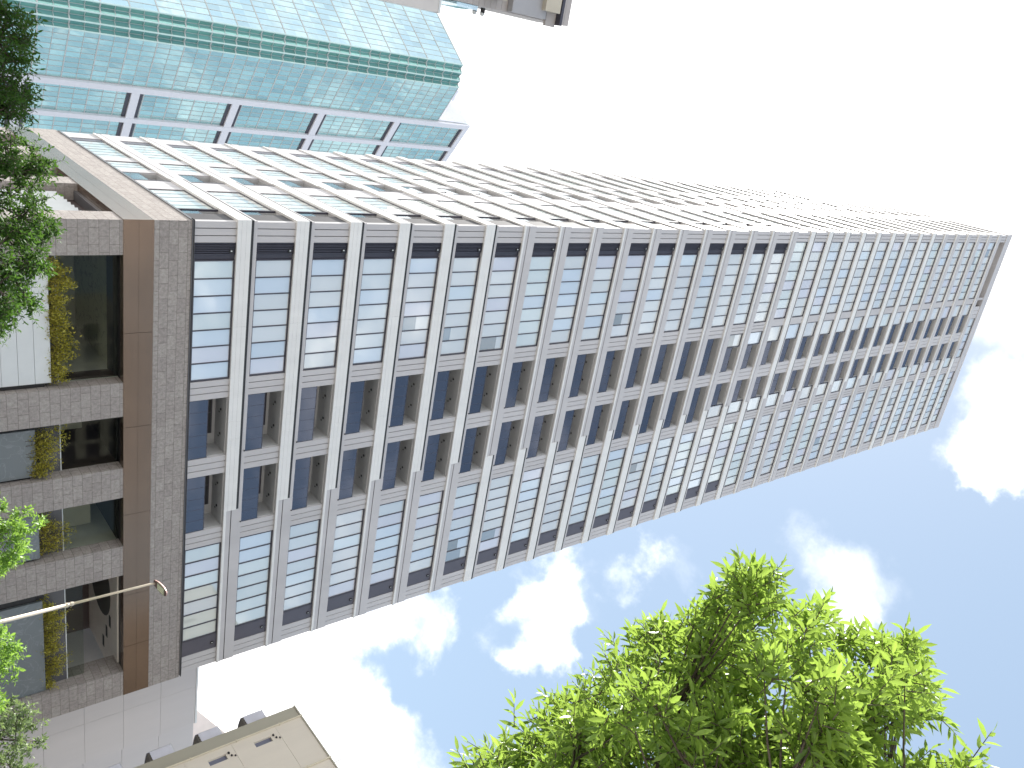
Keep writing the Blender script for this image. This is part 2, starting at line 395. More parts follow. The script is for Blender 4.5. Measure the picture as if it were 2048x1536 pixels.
def thick_left(k): return k <= 5 or 17 <= k <= 25
XS = 17.35; YS = 10.4
for k in range(32):
    z = Z0 + H*k; zt = z + BH
    mb = MB(); segs = []
    def seg(face, a, b, thick, own):
        # own=True: the front face owns the corner
        if thick:
            p = .13; cl = MB(); segs.append(cl)
            a0 = a - p if a == 0 and face == 'F' else a
            h = .74
            cl_h = (0, .22, .48, h)
            for i in range(3):
                cuts = [a0] + [u for u in (5.75, 11.5, 12.6, 22.9) if a0+1 < u < b-1] + [b]
                for c0, c1 in zip(cuts, cuts[1:]): fbox(cl, face, c0+(.008 if c0 > a0 else 0), c1, -p-random.uniform(0, .006), .0, z+cl_h[i]+(.008 if i else 0), z+cl_h[i+1], 'white')
            fbox(cl, face, a0+.02, b-.02, -p+.012, 0, z+.02, z+h-.02, 'joint')
            fbox(cl, face, a0+.02, b-.02, -p+.02, 0, z+h-.021, z+h+.15, 'black')
            fbox(mb, face, a, b, -.05, 1.7, z+.002, zt, 'panel')
        else:
            p = .14 if face == 'F' else .09; a0 = a - p if a == 0 and face == 'F' else a
            q = .07 if face == 'F' else .05; a1 = a - q if a == 0 and face == 'F' else a
            fbox(mb, face, a0, b, -p, .0, z, z+.15, 'white')
            fbox(mb, face, a1, b, -q, .0, z+.15, z+.45, 'panel'); fbox(mb, face, a1, b, -q+.03, 0, z+.45, z+.505, 'joint'); fbox(mb, face, a1, b, -q, 0, z+.505, zt, 'panel')
            fbox(mb, face, a, b, 0, 1.7, z+.002, zt-.002, 'panel')
    tl = thick_left(k)
    if k < 26 or True:
        seg('F', 0, XS, tl, True); seg('F', XS+.002, W, (not tl), True)
        seg('L', 0.002, YS, tl, False); seg('L', YS+.002, D, not tl, False)
    o = T(mb, 'floor_band')
    for cl in segs: T(cl, 'white_cladding', o)
    # small drain spouts above the band at the balconies
    if k < 17:
        for u in (13.45, 18.25):
            sp = MB(); sp.box(u, u+.07, -.12, 0, zt-.08, zt-.02, 'black'); T(sp, 'drain_spout', o)
mb = MB(); mb.box(-.08, W, -.08, 1.7, 124.35, 125.75, 'panel'); mb.box(-.08, 1.7, 1.701, D, 124.35, 125.75, 'panel'); mb.box(1.701, W, 1.701, D, 124.36, 125.3, 'core')
mb.box(-.12, W+.05, -.12, 1.71, 125.752, 125.9, 'lilac'); mb.box(-.12, 1.71, 1.712, D, 125.752, 125.9, 'lilac'); T(mb, 'parapet')

# ---- podium
PW = 28.75
mb = MB()
piers = [(0, 1.72), (8.45, 10.35), (13.4, 15.2), (18.3, 20.2), (27.0, PW)]
for i, (a, b) in enumerate(piers): mb.box(a, b, 0 if i else .001, .9 if i not in (0, 4) else 1.7, 0, 13.5, 'stone')
for a, b in ((8.2, 10.0), (12.8, 14.8), (16.2, 19.5), (24, D)): mb.box(0, .9, a, b, 0, 13.5, 'stone')
mb.box(-.02, PW, -.02, 1.6, 14.93, 16.75, 'stone'); mb.box(-.02, 1.6, 1.601, D+.6, 14.93, 16.75, 'stone')
T(mb, 'podium_wall')
mb = MB()
for (a, b) in ((-.03, 5.75), (5.77, 11.0), (11.02, 16.3), (16.32, 21.6), (21.62, 25.2), (25.22, PW)):
    for za, zb in ((13.5, 14.21), (14.22, 14.925)): mb.box(a, b, -.03, .5, za, zb, 'bronze')
for (a, b) in ((.501, 5.3), (5.31, 10.5), (10.51, 15.7), (15.71, 21), (21.01, D+.6)):
    for za, zb in ((13.5, 14.21), (14.22, 14.925)): mb.box(-.03, .5, a, b, za, zb, 'bronze')
T(mb, 'metal_beam')
mb = MB(); mb.box(-.06, W+.1, -.06, 1.7, 16.752, ZB-.002, 'dgrey'); mb.box(-.06, 1.7, 1.702, D, 16.752, ZB-.002, 'dgrey')
mb.box(-.10, W+.2, -.10, .3, 16.83, 16.86, 'black'); T(mb, 'base_flashing')
mb = MB()      # podium roof slab, rooms
mb.box(.5, PW-.05, .5, D, 13.52, 14.92, 'black')
T(mb, 'podium_slab')
mb = MB()
# room behind the widest opening: inlaid ceiling, plaster wall
mb.box(1.75, 8.42, .92, 2.1, 13.30, 13.5, 'black'); mb.box(1.75, 8.42, 2.1, 8.8, 13.40, 13.51, 'inlay')  # near soffit is black, the shade under the beam put into colour
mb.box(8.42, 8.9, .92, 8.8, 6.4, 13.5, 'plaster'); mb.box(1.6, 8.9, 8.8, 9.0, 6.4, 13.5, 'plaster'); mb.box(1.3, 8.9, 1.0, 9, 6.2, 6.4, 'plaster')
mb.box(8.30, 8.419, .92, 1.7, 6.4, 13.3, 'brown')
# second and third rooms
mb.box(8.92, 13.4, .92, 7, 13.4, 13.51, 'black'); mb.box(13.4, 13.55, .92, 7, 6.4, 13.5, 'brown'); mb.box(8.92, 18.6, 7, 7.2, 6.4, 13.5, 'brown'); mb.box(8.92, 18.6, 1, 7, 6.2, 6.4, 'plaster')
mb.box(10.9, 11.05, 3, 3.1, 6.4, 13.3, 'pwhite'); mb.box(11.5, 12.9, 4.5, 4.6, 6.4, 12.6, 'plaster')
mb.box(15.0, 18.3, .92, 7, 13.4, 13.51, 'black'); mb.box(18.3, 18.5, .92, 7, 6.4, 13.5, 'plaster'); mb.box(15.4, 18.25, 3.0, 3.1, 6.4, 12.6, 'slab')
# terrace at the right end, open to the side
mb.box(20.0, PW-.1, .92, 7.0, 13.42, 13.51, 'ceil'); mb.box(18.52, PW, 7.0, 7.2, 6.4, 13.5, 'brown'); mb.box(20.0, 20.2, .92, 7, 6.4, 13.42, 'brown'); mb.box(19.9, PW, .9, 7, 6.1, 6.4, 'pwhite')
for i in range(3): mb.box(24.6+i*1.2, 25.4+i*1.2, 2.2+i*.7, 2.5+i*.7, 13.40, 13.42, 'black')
n = 28; c0 = len(mb.v)
for q in range(n):
    t = 2*math.pi*q/n; mb.v.append((23.3+2.2*math.cos(t), 4.4+2.2*math.sin(t), 13.412))
mb.f.append(tuple(reversed(range(c0, c0+n)))); mb.m.append(mb.mi('cdark')); mb.t.append(None)
T(mb, 'lobby_interior')
for (a, b, zt) in ((1.9, 8.2, 10.28), (10.65, 13.25, 9.48), (15.45, 18.15, 9.48), (20.9, 26.95, 9.5)):
    mb = MB()
    if zt > 10:
        for i in range(9): mb.box(a, b, .36, .5, 4.0+i*.70, 4.0+i*.70+.685, 'lpanel')
    else:
        mb.box(a, b, .36, .5, 4.6, zt, 'marble')
    T(mb, 'cladding_panel')
for (a, b, zt) in ((1.72, 8.45, 10.26), (10.35, 13.4, 9.46), (15.2, 18.3, 9.46), (20.2, 27.0, 9.48)):
    mb = MB(); mb.box(a, b, .86, .92, zt-.3, 10.68, 'dgrey'); mb.box(a, b, .5, .86, 4, zt-.25, 'black'); mb.box(a, b, .84, .94, 10.68, 10.73, 'lpanel'); T(mb, 'planter_box')
    mb = MB(); mb.box(a, b, .88, .90, 10.73, 13.5 if a < 20 else 11.6, 'lobby'); T(mb, 'lobby_window')
# left face of the podium: folding screen and glazing in the openings
mb = MB()
for i in range(9):
    y = 1.9 + i*.62; mb.quad((.55, y, 4), (.25, y+.31, 4), (.25, y+.31, 12.4-i*.02), (.55, y, 12.4-i*.02), 'lpanel'); mb.quad((.25, y+.31, 4), (.55, y+.62, 4), (.55, y+.62, 12.4-i*.02), (.25, y+.31, 12.4-i*.02), 'lpanel')
T(mb, 'folding_screen')
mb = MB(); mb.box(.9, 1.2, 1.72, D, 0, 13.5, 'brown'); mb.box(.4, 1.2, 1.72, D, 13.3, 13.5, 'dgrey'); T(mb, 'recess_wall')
off(tower)

# ------------------------------------------------------------------ teal office tower
P0 = Vector((-3.9752, 102.3848, 0)); r_ = Vector((.787, .617, 0)).normalized(); l_ = Vector((-.617, .787, 0)).normalized()
outR = Vector((r_.y, -r_.x, 0)); outL = Vector((-r_.x, -r_.y, 0))
ZT = 106.8; FH = 4.2
teal = thing('office_tower', 'teal glass office tower with a notched corner and a pale outer frame', 'building', tuple(P0 + r_*15 + l_*15))
def tealtint(d=1.0):
    j = random.uniform(.72, 1.2)*d
    if d > 1.1: return (.62*j/d, .80*j/d, .78*j/d) if random.random() < .75 else (.50, .70, .74)  # lit face gets paler panes, its brightness put into the tint
    return (.30*j, .55*j, .54*j)
zig = [Vector((-8.33, 102.0, 0)), Vector((-7.62, 102.62, 0)), Vector((-6.80, 102.02, 0)), Vector((-6.10, 102.8, 0)), Vector((-5.32, 102.2, 0)), Vector((-4.66, 102.95, 0)), P0]
def glasswall(name, a, b, zt, w, dark=1.0, thickness=.05, key='teal', half=True, hh1=.16):
    g_, f_ = MB(), MB(); d = (b-a); n = max(1, round(d.length/w)); d /= n; nr = Vector((d.y, -d.x, 0)).normalized()
    rows = int(zt/2.1)
    for i in range(n):
        for j in range(rows+1):
            z1 = zt - j*2.1; z0 = max(0, z1-2.1)
            p, q = a+d*i, a+d*(i+1); jt = [nr*random.uniform(-.005, .005) for _ in range(4)]; big = tealtint(dark)
            g_.quad((p.x+jt[0].x, p.y+jt[0].y, z0), (q.x+jt[1].x, q.y+jt[1].y, z0), (q.x+jt[2].x, q.y+jt[2].y, z1), (p.x+jt[3].x, p.y+jt[3].y, z1), key, big)
    for i in range(n+1):
        p = a+d*i - d.normalized()*.04; f_.obox((p.x, p.y, 0), d.normalized()*.08, nr*thickness, (0, 0, zt), 'mull')
    for j in range(rows+1):
        if j % 2 and not half: continue
        hh = hh1 if j % 2 == 0 else .07
        f_.obox((a.x, a.y, zt-j*2.1-hh/2), d*n, nr*(thickness+.03), (0, 0, hh), 'mull')
    o = g_.build(name, teal); f_.build('mullion_grid', o)
glasswall('curtain_wall', P0, P0 + r_*10.4, ZT, 1.04)
glasswall('curtain_wall', P0 + r_*9.4, P0 + r_*40, 115.3, 1.04)
far = zig[0] + l_*42
glasswall('curtain_wall', far, zig[0], ZT, 1.45, 1.25, key='teal_lit', half=False)
for a, b in zip(zig, zig[1:]):
    glasswall('notch_glass', a, b, ZT, 1.2, .65, .06, 'tealdark', True, .2)
for p in zig[0::2]:
    mb = MB(); mb.tube([(p.x, p.y, 0), (p.x, p.y, ZT+.1)], [.13, .13], 'ridge', 8); mb.build('corner_post', teal)
mb = MB()
for s0, s1, zt in ((9.45, 10.6, 115.3), (16.4, 17.4, 115.3), (23.5, 24.5, 115.3), (30.5, 31.5, 115.3)):
    p = P0 + r_*s0; mb.obox((p.x, p.y, 0), r_*(s1-s0), outR*.5, (0, 0, zt), 'lilac')
for z in (12.4, 29.2, 46.0, 62.9, 79.7, 96.7, 114.1):
    for s0, s1 in ((10.602, 16.398), (17.402, 23.498), (24.502, 30.498)):
        p = P0 + r_*s0; mb.obox((p.x, p.y, z), r_*(s1-s0), outR*.45, (0, 0, 1.3 if z < 110 else 1.2), 'lilac')
        for dz, hh in ((-.62, .6), (1.32, .6)):
            if z < 110 or dz < 0: mb.obox((p.x, p.y, z+dz), r_*(s1-s0), outR*.12, (0, 0, hh), 'frame')  # dark strips paint the shadow along each frame bar
mb.build('outer_frame', teal)
mb = MB()
poly = zig + [P0 + r_*40, P0 + r_*40 + l_*42, far]
i0 = len(mb.v); mb.v += [(p.x, p.y, ZT-.02) for p in poly]; mb.f.append(tuple(range(i0, i0+len(poly)))); mb.m.append(mb.mi('lilac')); mb.t.append(None)
p = P0 + r_*9.5 + l_*.3; mb.obox((p.x, p.y, ZT), r_*30, l_*30, (0, 0, 8.2), 'lilac')
mb.build('roof', teal)
mb = MB(); p = P0 + r_*5.2 + l_*5; mb.obox((p.x, p.y, ZT), r_*2.6, l_*3.0, (0, 0, 5.2), 'rooftile'); mb.obox((p.x-.1, p.y-.1, ZT+5.2), r_*2.9, l_*3.3, (0, 0, .3), 'lilac'); mb.build('plant_room', teal)
off(teal)

# ------------------------------------------------------------------ grey panelled building right of the tower
annex = thing('panelled_building', 'plain grey panelled building without windows right beside the stone podium', 'building', (36, 15, 0))
mb = MB()
for i in range(4):
    for j in range(9):
        x0, x1 = 27.6+i*4.0, 27.6+i*4.0+3.985
        mb.box(x0, min(x1, 43.33), 10, 10.3, 21.8-(j+1)*2.7, 21.8-j*2.7-.015, 'annex')
mb.box(27.6, 43.32, 10.301, 22, 0, 21.7, 'annex'); mb.build('wall', annex)
mb = MB()
for j in range(8): mb.box(43.37, 49, 11.5, 12, 22.3-(j+1)*2.8, 22.3-j*2.8-.02, 'annex')
mb.box(43.37, 49, 12.001, 13.5, 0, 22.25, 'annex'); mb.build('rear_wall', annex)
mb = MB(); mb.box(27.6, 43.36, 9.96, 10.4, 21.802, 21.95, 'lpanel'); mb.build('coping', annex)
off(annex)
wh = thing('white_building', 'white rendered building seen through the open terrace at the podium end', 'building', (33, 8, 0))
mb = MB(); mb.box(31.0, 31.6, 5.0, 9.9, 0, 16, 'pwhite'); mb.build('wall', wh)
mb = MB()
for i in range(5): mb.box(30.9, 30.99, 5.1+i*1.1, 5.13+i*1.1, 9.5, 10.6, 'black')
mb.box(30.9, 30.98, 5.0, 9.9, 10.602, 10.65, 'frame'); mb.build('railing', wh)
off(wh)
pk = thing('pink_building', 'pale pink building peeking over the grey panelled wall beside the curved balconies', 'building', (50, 22, 0))
mb = MB(); v = [(44.5, 14, 0), (54, 14, 0), (54, 14, 26.5), (50.4, 14, 26.5), (45.2, 14, 22.9)]
i0 = len(mb.v); mb.v += v + [(x, 26, z) for x, y, z in v]
n = 5; mb.f += [tuple(i0+q for q in range(n)), tuple(i0+n+q for q in reversed(range(n)))] + [(i0+q, i0+n+q, i0+n+(q+1) % n, i0+(q+1) % n) for q in range(n)]
mb.m += [mb.mi('pinkw')]*(n+2); mb.t += [None]*(n+2); mb.build('wall', pk); off(pk)

# ------------------------------------------------------------------ beige building with small windows and curved balconies
bg = thing('beige_building', 'beige rendered building with two small slot windows and curved rear balconies', 'building', (40, -8, 0))
BX = 34.2; BT = 24.6
mb = MB()
ys = [-.62, -1.66]      # olive strip, then beige bays
mb.box(BX, BX+.3, -1.64, -.62, 0, BT, 'olive')
for j in range(8):
    z1 = BT - 1.9 - (j-1)*3.05 if j else BT; z0 = BT - 1.9 - j*3.05 + .015
    if j: pass
    for a, b in ((-5.9, -1.66), (-10.4, -5.915), (-15, -10.415)):
        ww = []
        wa, wb, wz0, wz1 = a+ (b-a)*.66, a+(b-a)*.80, z1-3.0+.36, z1-3.0+1.55
        # wall split round the window hole
        zc0, zc1 = (z1-1.75, z1-.6) if j else (z1-.9, z1-.9); ya, yb = b-1.12, b-.66
        mb.box(BX, BX+.3, a, ya, z0, z1, 'beige'); mb.box(BX, BX+.3, yb, b, z0, z1, 'beige')
        mb.box(BX, BX+.3, ya, yb, z0, zc0, 'beige'); mb.box(BX, BX+.3, ya, yb, zc1, z1, 'beige')
        mb2 = None
mb.box(BX+.301, BX+11, -15, -.63, 0, BT-.3, 'beige')
mb.build('wall', bg)
for j in range(9):
    if j == 0: continue
    z1 = BT - 1.9 - (j-1)*3.05
    for b in (-1.66, -5.915):
        w = MB(); w.box(BX+.14, BX+.17, b-1.12, b-.66, z1-1.75, z1-.6, 'bluegrey'); w.build('window', bg)
        v_ = MB()
        for dy, dz, rr in ((-.72, .22, .07), (-1.0, .32, .06), (-1.12, .52, .05)):
            v_.tube([(BX-.10, b+dy, z1-.6+dz-.05), (BX+.02, b+dy, z1-.6+dz)], [rr, rr], 'black', 8)
        v_.build('vent_cap', bg)
for yy in (-1.70, -5.93):
    mb = MB(); mb.tube([(BX-.09, yy, 0), (BX-.09, yy, BT+.12)], [.055, .055], 'pipe', 8)
    for j in range(8): mb.box(BX-.15, BX, yy-.07, yy+.07, 2+j*3, 2.06+j*3, 'pipe')
    mb.build('downpipe', bg)
mb = MB(); mb.box(BX-.06, BX+.4, -15, -.58, BT+.001, BT+.1, 'olive'); mb.build('coping', bg)
mb = MB(); mb.tube([(BX+2.5, -4.4, BT-.3), (BX+2.5, -4.4, BT+3.2)], [.03, .02], 'frame', 6); mb.build('lightning_rod', bg)
for j in range(7):
    zf = 21.15 - j*3.08     # balcony floor underside
    n = 12; x0, x1, y0 = BX+.15, BX+3.6, -.60; dep = 1.25
    pts = [(x0 + (x1-x0)*q/n, y0 + dep*(.45+.55*math.sin(math.pi*(.12+.76*q/n)))) for q in range(n+1)]
    s_ = MB()
    for (a, b) in zip(pts, pts[1:]):
        s_.obox((a[0], y0, zf), (b[0]-a[0], 0, 0), (0, a[1]-y0, 0), (0, 0, .16), 'soff')
        s_.obox((a[0], a[1], zf-.02), (b[0]-a[0], b[1]-a[1], 0), (0, .05, 0), (0, 0, .35), 'bluegrey')
    o = s_.build('balcony', bg)
    c_ = MB(); fine = 48; prev = None
    for q in range(fine+1):
        t = q/fine; x = x0+(x1-x0)*t; y = y0 + dep*(.45+.55*math.sin(math.pi*(.12+.76*t))) + .06 + .085*math.sin(q*math.pi/4)
        if prev: c_.quad((prev[0], prev[1], zf+.30), (x, y, zf+.30), (x, y, zf+1.45), (prev[0], prev[1], zf+1.45), 'corr')
        prev = (x, y)
    yl = pts[0][1]
    for q in range(8):
        ya, yb = y0+(yl-y0)*q/8, y0+(yl-y0)*(q+1)/8; dx = .15*(q % 2)
        c_.quad((x0-dx, ya, zf+.12), (x0-.15+dx, yb, zf+.12), (x0-.15+dx, yb, zf+1.45), (x0-dx, ya, zf+1.45), 'corr')
    c_.box(x0-.03, x0+.03, y0, yl+.1, zf+1.45, zf+1.5, 'lpanel')
    c_.build('corrugated_screen', o)
off(bg)

# ------------------------------------------------------------------ tiled building at the far left of the street (top edge of the photo)
tb = thing('tiled_building', 'beige tiled apartment building with wall vents at the top edge of the photo', 'building', (-20, -10, 0))
mb = MB()
for j in range(92): mb.box(-30, -11.88, -11.6, -11.3, 29.0-(j+1)*.30, 29.0-j*.30-.012, 'tileb')
mb.box(-30, -11.89, -11.299, -9.6, 0, 28.9, 'tileb'); mb.box(-30, -11.70, -11.75, -11.602, 27.5, 28.05, 'tileb'); mb.build('wall', tb)
mb = MB(); mb.box(-30, -11.28, -11.9, -11.61, 0, 21.75, 'tile2'); mb.box(-11.9, -11.26, -11.92, -11.62, 21.752, 21.85, 'lpanel')
for j in range(5): mb.box(-12.6, -11.5, -11.93, -11.901, 19.9-j*3, 20.1-j*3, 'frame')
mb.build('lower_wall', tb)
mb = MB(); mb.box(-13.4, -11.92, -11.95, -11.62, 25.4, 27.3, 'greyp'); mb.box(-30, -11.80, -12.05, -11.62, 28.06, 28.2, 'frame'); mb.build('grey_sheet', tb)
for j in range(9):
    zf = 27.3 - j*3.0
    mb = MB(); mb.box(-30, -12.25, -12.2, -11.62, zf-.3, zf+.55, 'slab'); o = mb.build('balcony', tb)
    mb = MB(); mb.box(-11.87, -11.70, -11.3, -9.8, zf-4.3, zf-3.2, 'railc'); mb.build('glass_railing', o)
    v_ = MB()
    for dz in (0, .42):
        v_.tube([(-11.89, -10.6, zf-2.4-dz), (-11.69, -10.6, zf-2.4-dz)], [.10, .10], 'black', 10); v_.tube([(-11.69, -10.6, zf-2.4-dz), (-11.58, -10.6, zf-2.42-dz)], [.11, .07], 'lpanel', 10)
    v_.build('vent_cap', tb)
off(tb)

# ------------------------------------------------------------------ street lamp
az = R(36.85); LB = CAM + Vector((math.sin(az), math.cos(az), 0))*27.6; LB.z = 0
lamp = thing('street_lamp', 'slim beige street lamp with a flat red brown head before the podium', 'street lamp', tuple(LB))
def wl(p): return tuple(LB + Vector(p))
mb = MB(); mb.tube([wl((0, 0, 0)), wl((0, 0, .9)), wl((0, 0, .95)), wl((0, 0, 6.55))], [.085, .085, .062, .052], 'pole', 14); mb.tube([wl((0, 0, 6.5)), wl((0, 0, 8.75)), wl((.03, 0, 8.88))], [.042, .032, .03], 'pole', 14); mb.build('pole', lamp, smooth=True)
mb = MB(); mb.tube([wl((0, 0, 6.36)), wl((0, 0, 6.42))], [.068, .068], 'pole', 14); mb.tube([wl((0, 0, 6.5)), wl((0, 0, 6.58))], [.068, .05], 'pole', 14); mb.build('collar', lamp)
hd = Vector((.05, -1, .20)).normalized(); sd = Vector((hd.y, -hd.x, 0)).normalized()*-1; upv = hd.cross(sd).normalized()
if upv.z < 0: upv = -upv
mb = MB(); ho = LB + Vector((0, 0, 8.80)); L_ = .68; rings = []
prof = [(-.06, .07, .04), (0, .11, .07), (.15, .15, .10), (.35, .165, .105), (.52, .15, .09), (.63, .11, .06), (.68, .05, .03)]
for (s, wd, hh) in prof:
    c = ho + hd*s; i0 = len(mb.v)
    for q in range(13):
        t = math.pi*q/12; mb.v.append(tuple(c + sd*(wd*math.cos(t)) + upv*(hh*math.sin(t)+.05)))
    rings.append(i0)
for a, b in zip(rings, rings[1:]):
    for q in range(12): mb.f.append((a+q, b+q, b+q+1, a+q+1)); mb.m.append(mb.mi('lampred')); mb.t.append(None)
    mb.f.append((a, a+12, b+12, b)); mb.m.append(mb.mi('lampund')); mb.t.append(None)
mb.f.append(tuple(rings[0]+q for q in range(13))); mb.m.append(0); mb.t.append(None); mb.f.append(tuple(rings[-1]+q for q in reversed(range(13)))); mb.m.append(0); mb.t.append(None)
head = mb.build('lamp_head', lamp, smooth=False)
mb = MB(); c = ho + hd*.18 + upv*.03 - sd*.12; mb.obox(c, hd*.38, sd*.24, upv*.018, 'lens')
for i in range(6):
    for j in range(3):
        c2 = ho + hd*(.21+i*.058) + upv*.022 + sd*(-.085+j*.07); mb.obox(c2, hd*.035, sd*.035, upv*.009, 'led')
mb.build('led_panel', head); off(lamp)
for c in head.children: c.location = (0, 0, 0)
# children of children keep world coordinates through their parent
for o in bpy.data.objects:
    if o.parent and o.parent.parent: o.location = (0, 0, 0)

# ------------------------------------------------------------------ foliage
def leaves(name, pos, dirs, size, aspect, mkey, parent, tint, curl=.25, jitter=.3):
    """pos (n,3), dirs (n,3) leaf axis; pointed leaf of 8 vertices folded along its rib"""
    n = len(pos); d = dirs/np.linalg.norm(dirs, axis=1, keepdims=True)
    upv = np.tile([0, 0, 1.0], (n, 1)) + rng.normal(0, .45, (n, 3))
    s = np.cross(d, upv); s /= np.linalg.norm(s, axis=1, keepdims=True)+1e-9; u = np.cross(s, d)
    Ls = size*(1+rng.normal(0, jitter*.6, n)).clip(.5, 1.6); w = Ls*aspect*.5
    def pt(t, lat, h): return pos + d*(Ls*t)[:, None] + s*(w*lat)[:, None] + u*(Ls*h)[:, None]
    c = curl
    V = np.stack([pt(0*Ls, 0*Ls, 0*Ls), pt(.28, .8*np.ones(n), .05-c*.08*np.ones(n)), pt(.3, 0*Ls, -c*.06*np.ones(n)), pt(.28, -.8*np.ones(n), .05-c*.08*np.ones(n)),
                  pt(.62, .85*np.ones(n), .04-c*.35*np.ones(n)), pt(.64, 0*Ls, -c*.36*np.ones(n)), pt(.62, -.85*np.ones(n), .04-c*.35*np.ones(n)), pt(1.0, 0*Ls, -c*.9*np.ones(n))], 1)
    fl = np.array([0,2,1, 0,3,2, 1,2,5, 1,5,4, 2,3,6, 2,6,5, 4,5,7, 5,6,7])
    idx = (np.arange(n)[:, None]*8 + fl[None]).ravel()
    me = bpy.data.meshes.new(name); me.vertices.add(n*8); me.vertices.foreach_set('co', V.reshape(-1).astype(np.float32))
    me.loops.add(len(idx)); me.loops.foreach_set('vertex_index', idx.astype(np.int32))
    me.polygons.add(n*8); me.polygons.foreach_set('loop_start', (np.arange(n*8)*3).astype(np.int32))
    me.update(calc_edges=True); me.validate()
    me.materials.append(M[mkey])
    at = me.attributes.new('tint', 'FLOAT_COLOR', 'FACE'); col = np.ones((n*8, 4), np.float32); col[:, 0] = np.repeat(tint, 8); at.data.foreach_set('color', col.ravel())
    me.polygons.foreach_set('use_smooth', np.ones(n*8, bool))
    return link(name, me, parent)
def unit(v): return v/(np.linalg.norm(v, axis=-1, keepdims=True)+1e-9)
def inpoly(p, poly):
    x, y = p; c = False; j = len(poly)-1
    for i in range(len(poly)):
        xi, yi = poly[i]; xj, yj = poly[j]
        if (yi > y) != (yj > y) and x < (xj-xi)*(y-yi)/(yj-yi)+xi: c = not c
        j = i
    return c
def edge_d(p, poly):
    best = 1e9; p = np.array(p)
    for i in range(len(poly)):
        a, b = np.array(poly[i-1], float), np.array(poly[i], float); t = np.clip(((p-a)@(b-a))/((b-a)@(b-a)+1e-9), 0, 1); best = min(best, np.linalg.norm(p-a-(b-a)*t))
    return best
def tree(name, label, poly, dist, depth, ncl, tw, lv, size, aspect, mkey, base_xy, group, margin, twig=.3, trunk_r=.1, bright=.5, up_bias=.6, shoot=.0):
    """crown of leafy boughs set round a trunk: the hull's outline is as seen from the street, its depth a round crown's"""
    cl = []; xs = [p[0] for p in poly]; ys = [p[1] for p in poly]; tries = 0
    while len(cl) < ncl and tries < 60000:
        tries += 1
        x, y = random.uniform(min(xs), max(xs)), random.uniform(min(ys), max(ys))
        if not inpoly((x, y), poly): continue
        e = edge_d((x, y), poly)
        if e < margin*random.uniform(.7, 1.2): continue
        dd = dist + depth*random.uniform(-1, 1)*min(1, math.sqrt(e/(margin*4)))
        cl.append(CAM + ray(x, y).normalized()*dd)
    root = thing(name, label, 'tree', (base_xy[0], base_xy[1], 0), group)
    C_ = np.array([list(c) for c in cl]); zmin, zmax = C_[:, 2].min(), C_[:, 2].max(); cen = C_.mean(0)
    b0 = Vector((base_xy[0], base_xy[1], 0)); top = Vector((cen[0], cen[1], zmin+(zmax-zmin)*(.5 if mkey == 'leaf_bright' else .75)))
    tr = MB(); k = 7
    axis = [b0.lerp(top, i/(k-1)) + Vector((random.uniform(-1, 1), random.uniform(-1, 1), 0))*trunk_r*1.3*(1 if 0 < i < k-1 else 0) for i in range(k)]
    tr.tube(axis, [trunk_r*(1-.85*i/(k-1)) for i in range(k)], 'bark', 10)
    tr.build('trunk', root, smooth=True)
    # limbs: a few main ones, clusters hang on them
    br = MB(); nl = max(5, ncl//12); idx = rng.permutation(len(C_))[:nl]; limbs = []
    for i in idx:
        tip = Vector(C_[i]); h = max(zmin*.55, min(top.z, tip.z - (tip-top).length*.45)); t = min(h/top.z, random.uniform(.55, 1)); a = b0.lerp(top, t)
        mid = a.lerp(tip, .5) + Vector((random.uniform(-.1, .1), random.uniform(-.1, .1), -.1))*trunk_r*8
        limbs.append((a, mid, tip)); br.tube([a, mid, tip], [trunk_r*.34, trunk_r*.2, trunk_r*.08], 'bark', 7)
    for c in C_:
        c = Vector(c); best = min(((c-(m_.lerp(t_, f))).length, m_.lerp(t_, f)) for a, m_, t_ in limbs for f in (0, .25, .5, .75) for m_ in [m_])if limbs else None
        p = best[1]
        if (c-p).length > .02: br.tube([p, p.lerp(c, .55)+Vector((0, 0, -.03)), c], [trunk_r*.13, trunk_r*.09, trunk_r*.05], 'bark', 5)
    pos, dirs, tint = [], [], []
    out = unit(C_ - cen)
    for ci, c in enumerate(C_):
        for _ in range(tw):
            d = rng.normal(0, 1, 3) + out[ci]*.7 + np.array([0, 0, up_bias]); d /= np.linalg.norm(d)
            ln = twig*rng.uniform(.5, 1.2); start = c + rng.normal(0, twig*.35, 3)
            end = start + d*ln
            if name == 'broadleaf_tree' or trunk_r > .07: br.tube([Vector(start), Vector(end)], [trunk_r*.03+.002, .002], 'bark', 3, cap=False)
            tb_ = rng.uniform(0, 1)
            for q in range(lv):
                f = (q+.6)/lv; ang = q*2.4 + rng.uniform(0, .6)
                a1 = np.cross(d, [.3, .2, 1.0]); a1 /= np.linalg.norm(a1); b1 = np.cross(d, a1)
                ld = d*(.35+.5*f) + (a1*math.cos(ang) + b1*math.sin(ang))*(1.0-.45*f) + np.array([0, 0, -.18])
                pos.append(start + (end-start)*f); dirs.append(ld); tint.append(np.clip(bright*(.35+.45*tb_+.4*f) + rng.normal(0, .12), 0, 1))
    br.build('branches', root, smooth=True)
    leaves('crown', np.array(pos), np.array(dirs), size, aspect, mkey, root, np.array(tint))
    off(root); return root
def at_az(a, d): return (CAM.x + math.sin(R(a))*d, CAM.y + math.cos(R(a))*d)

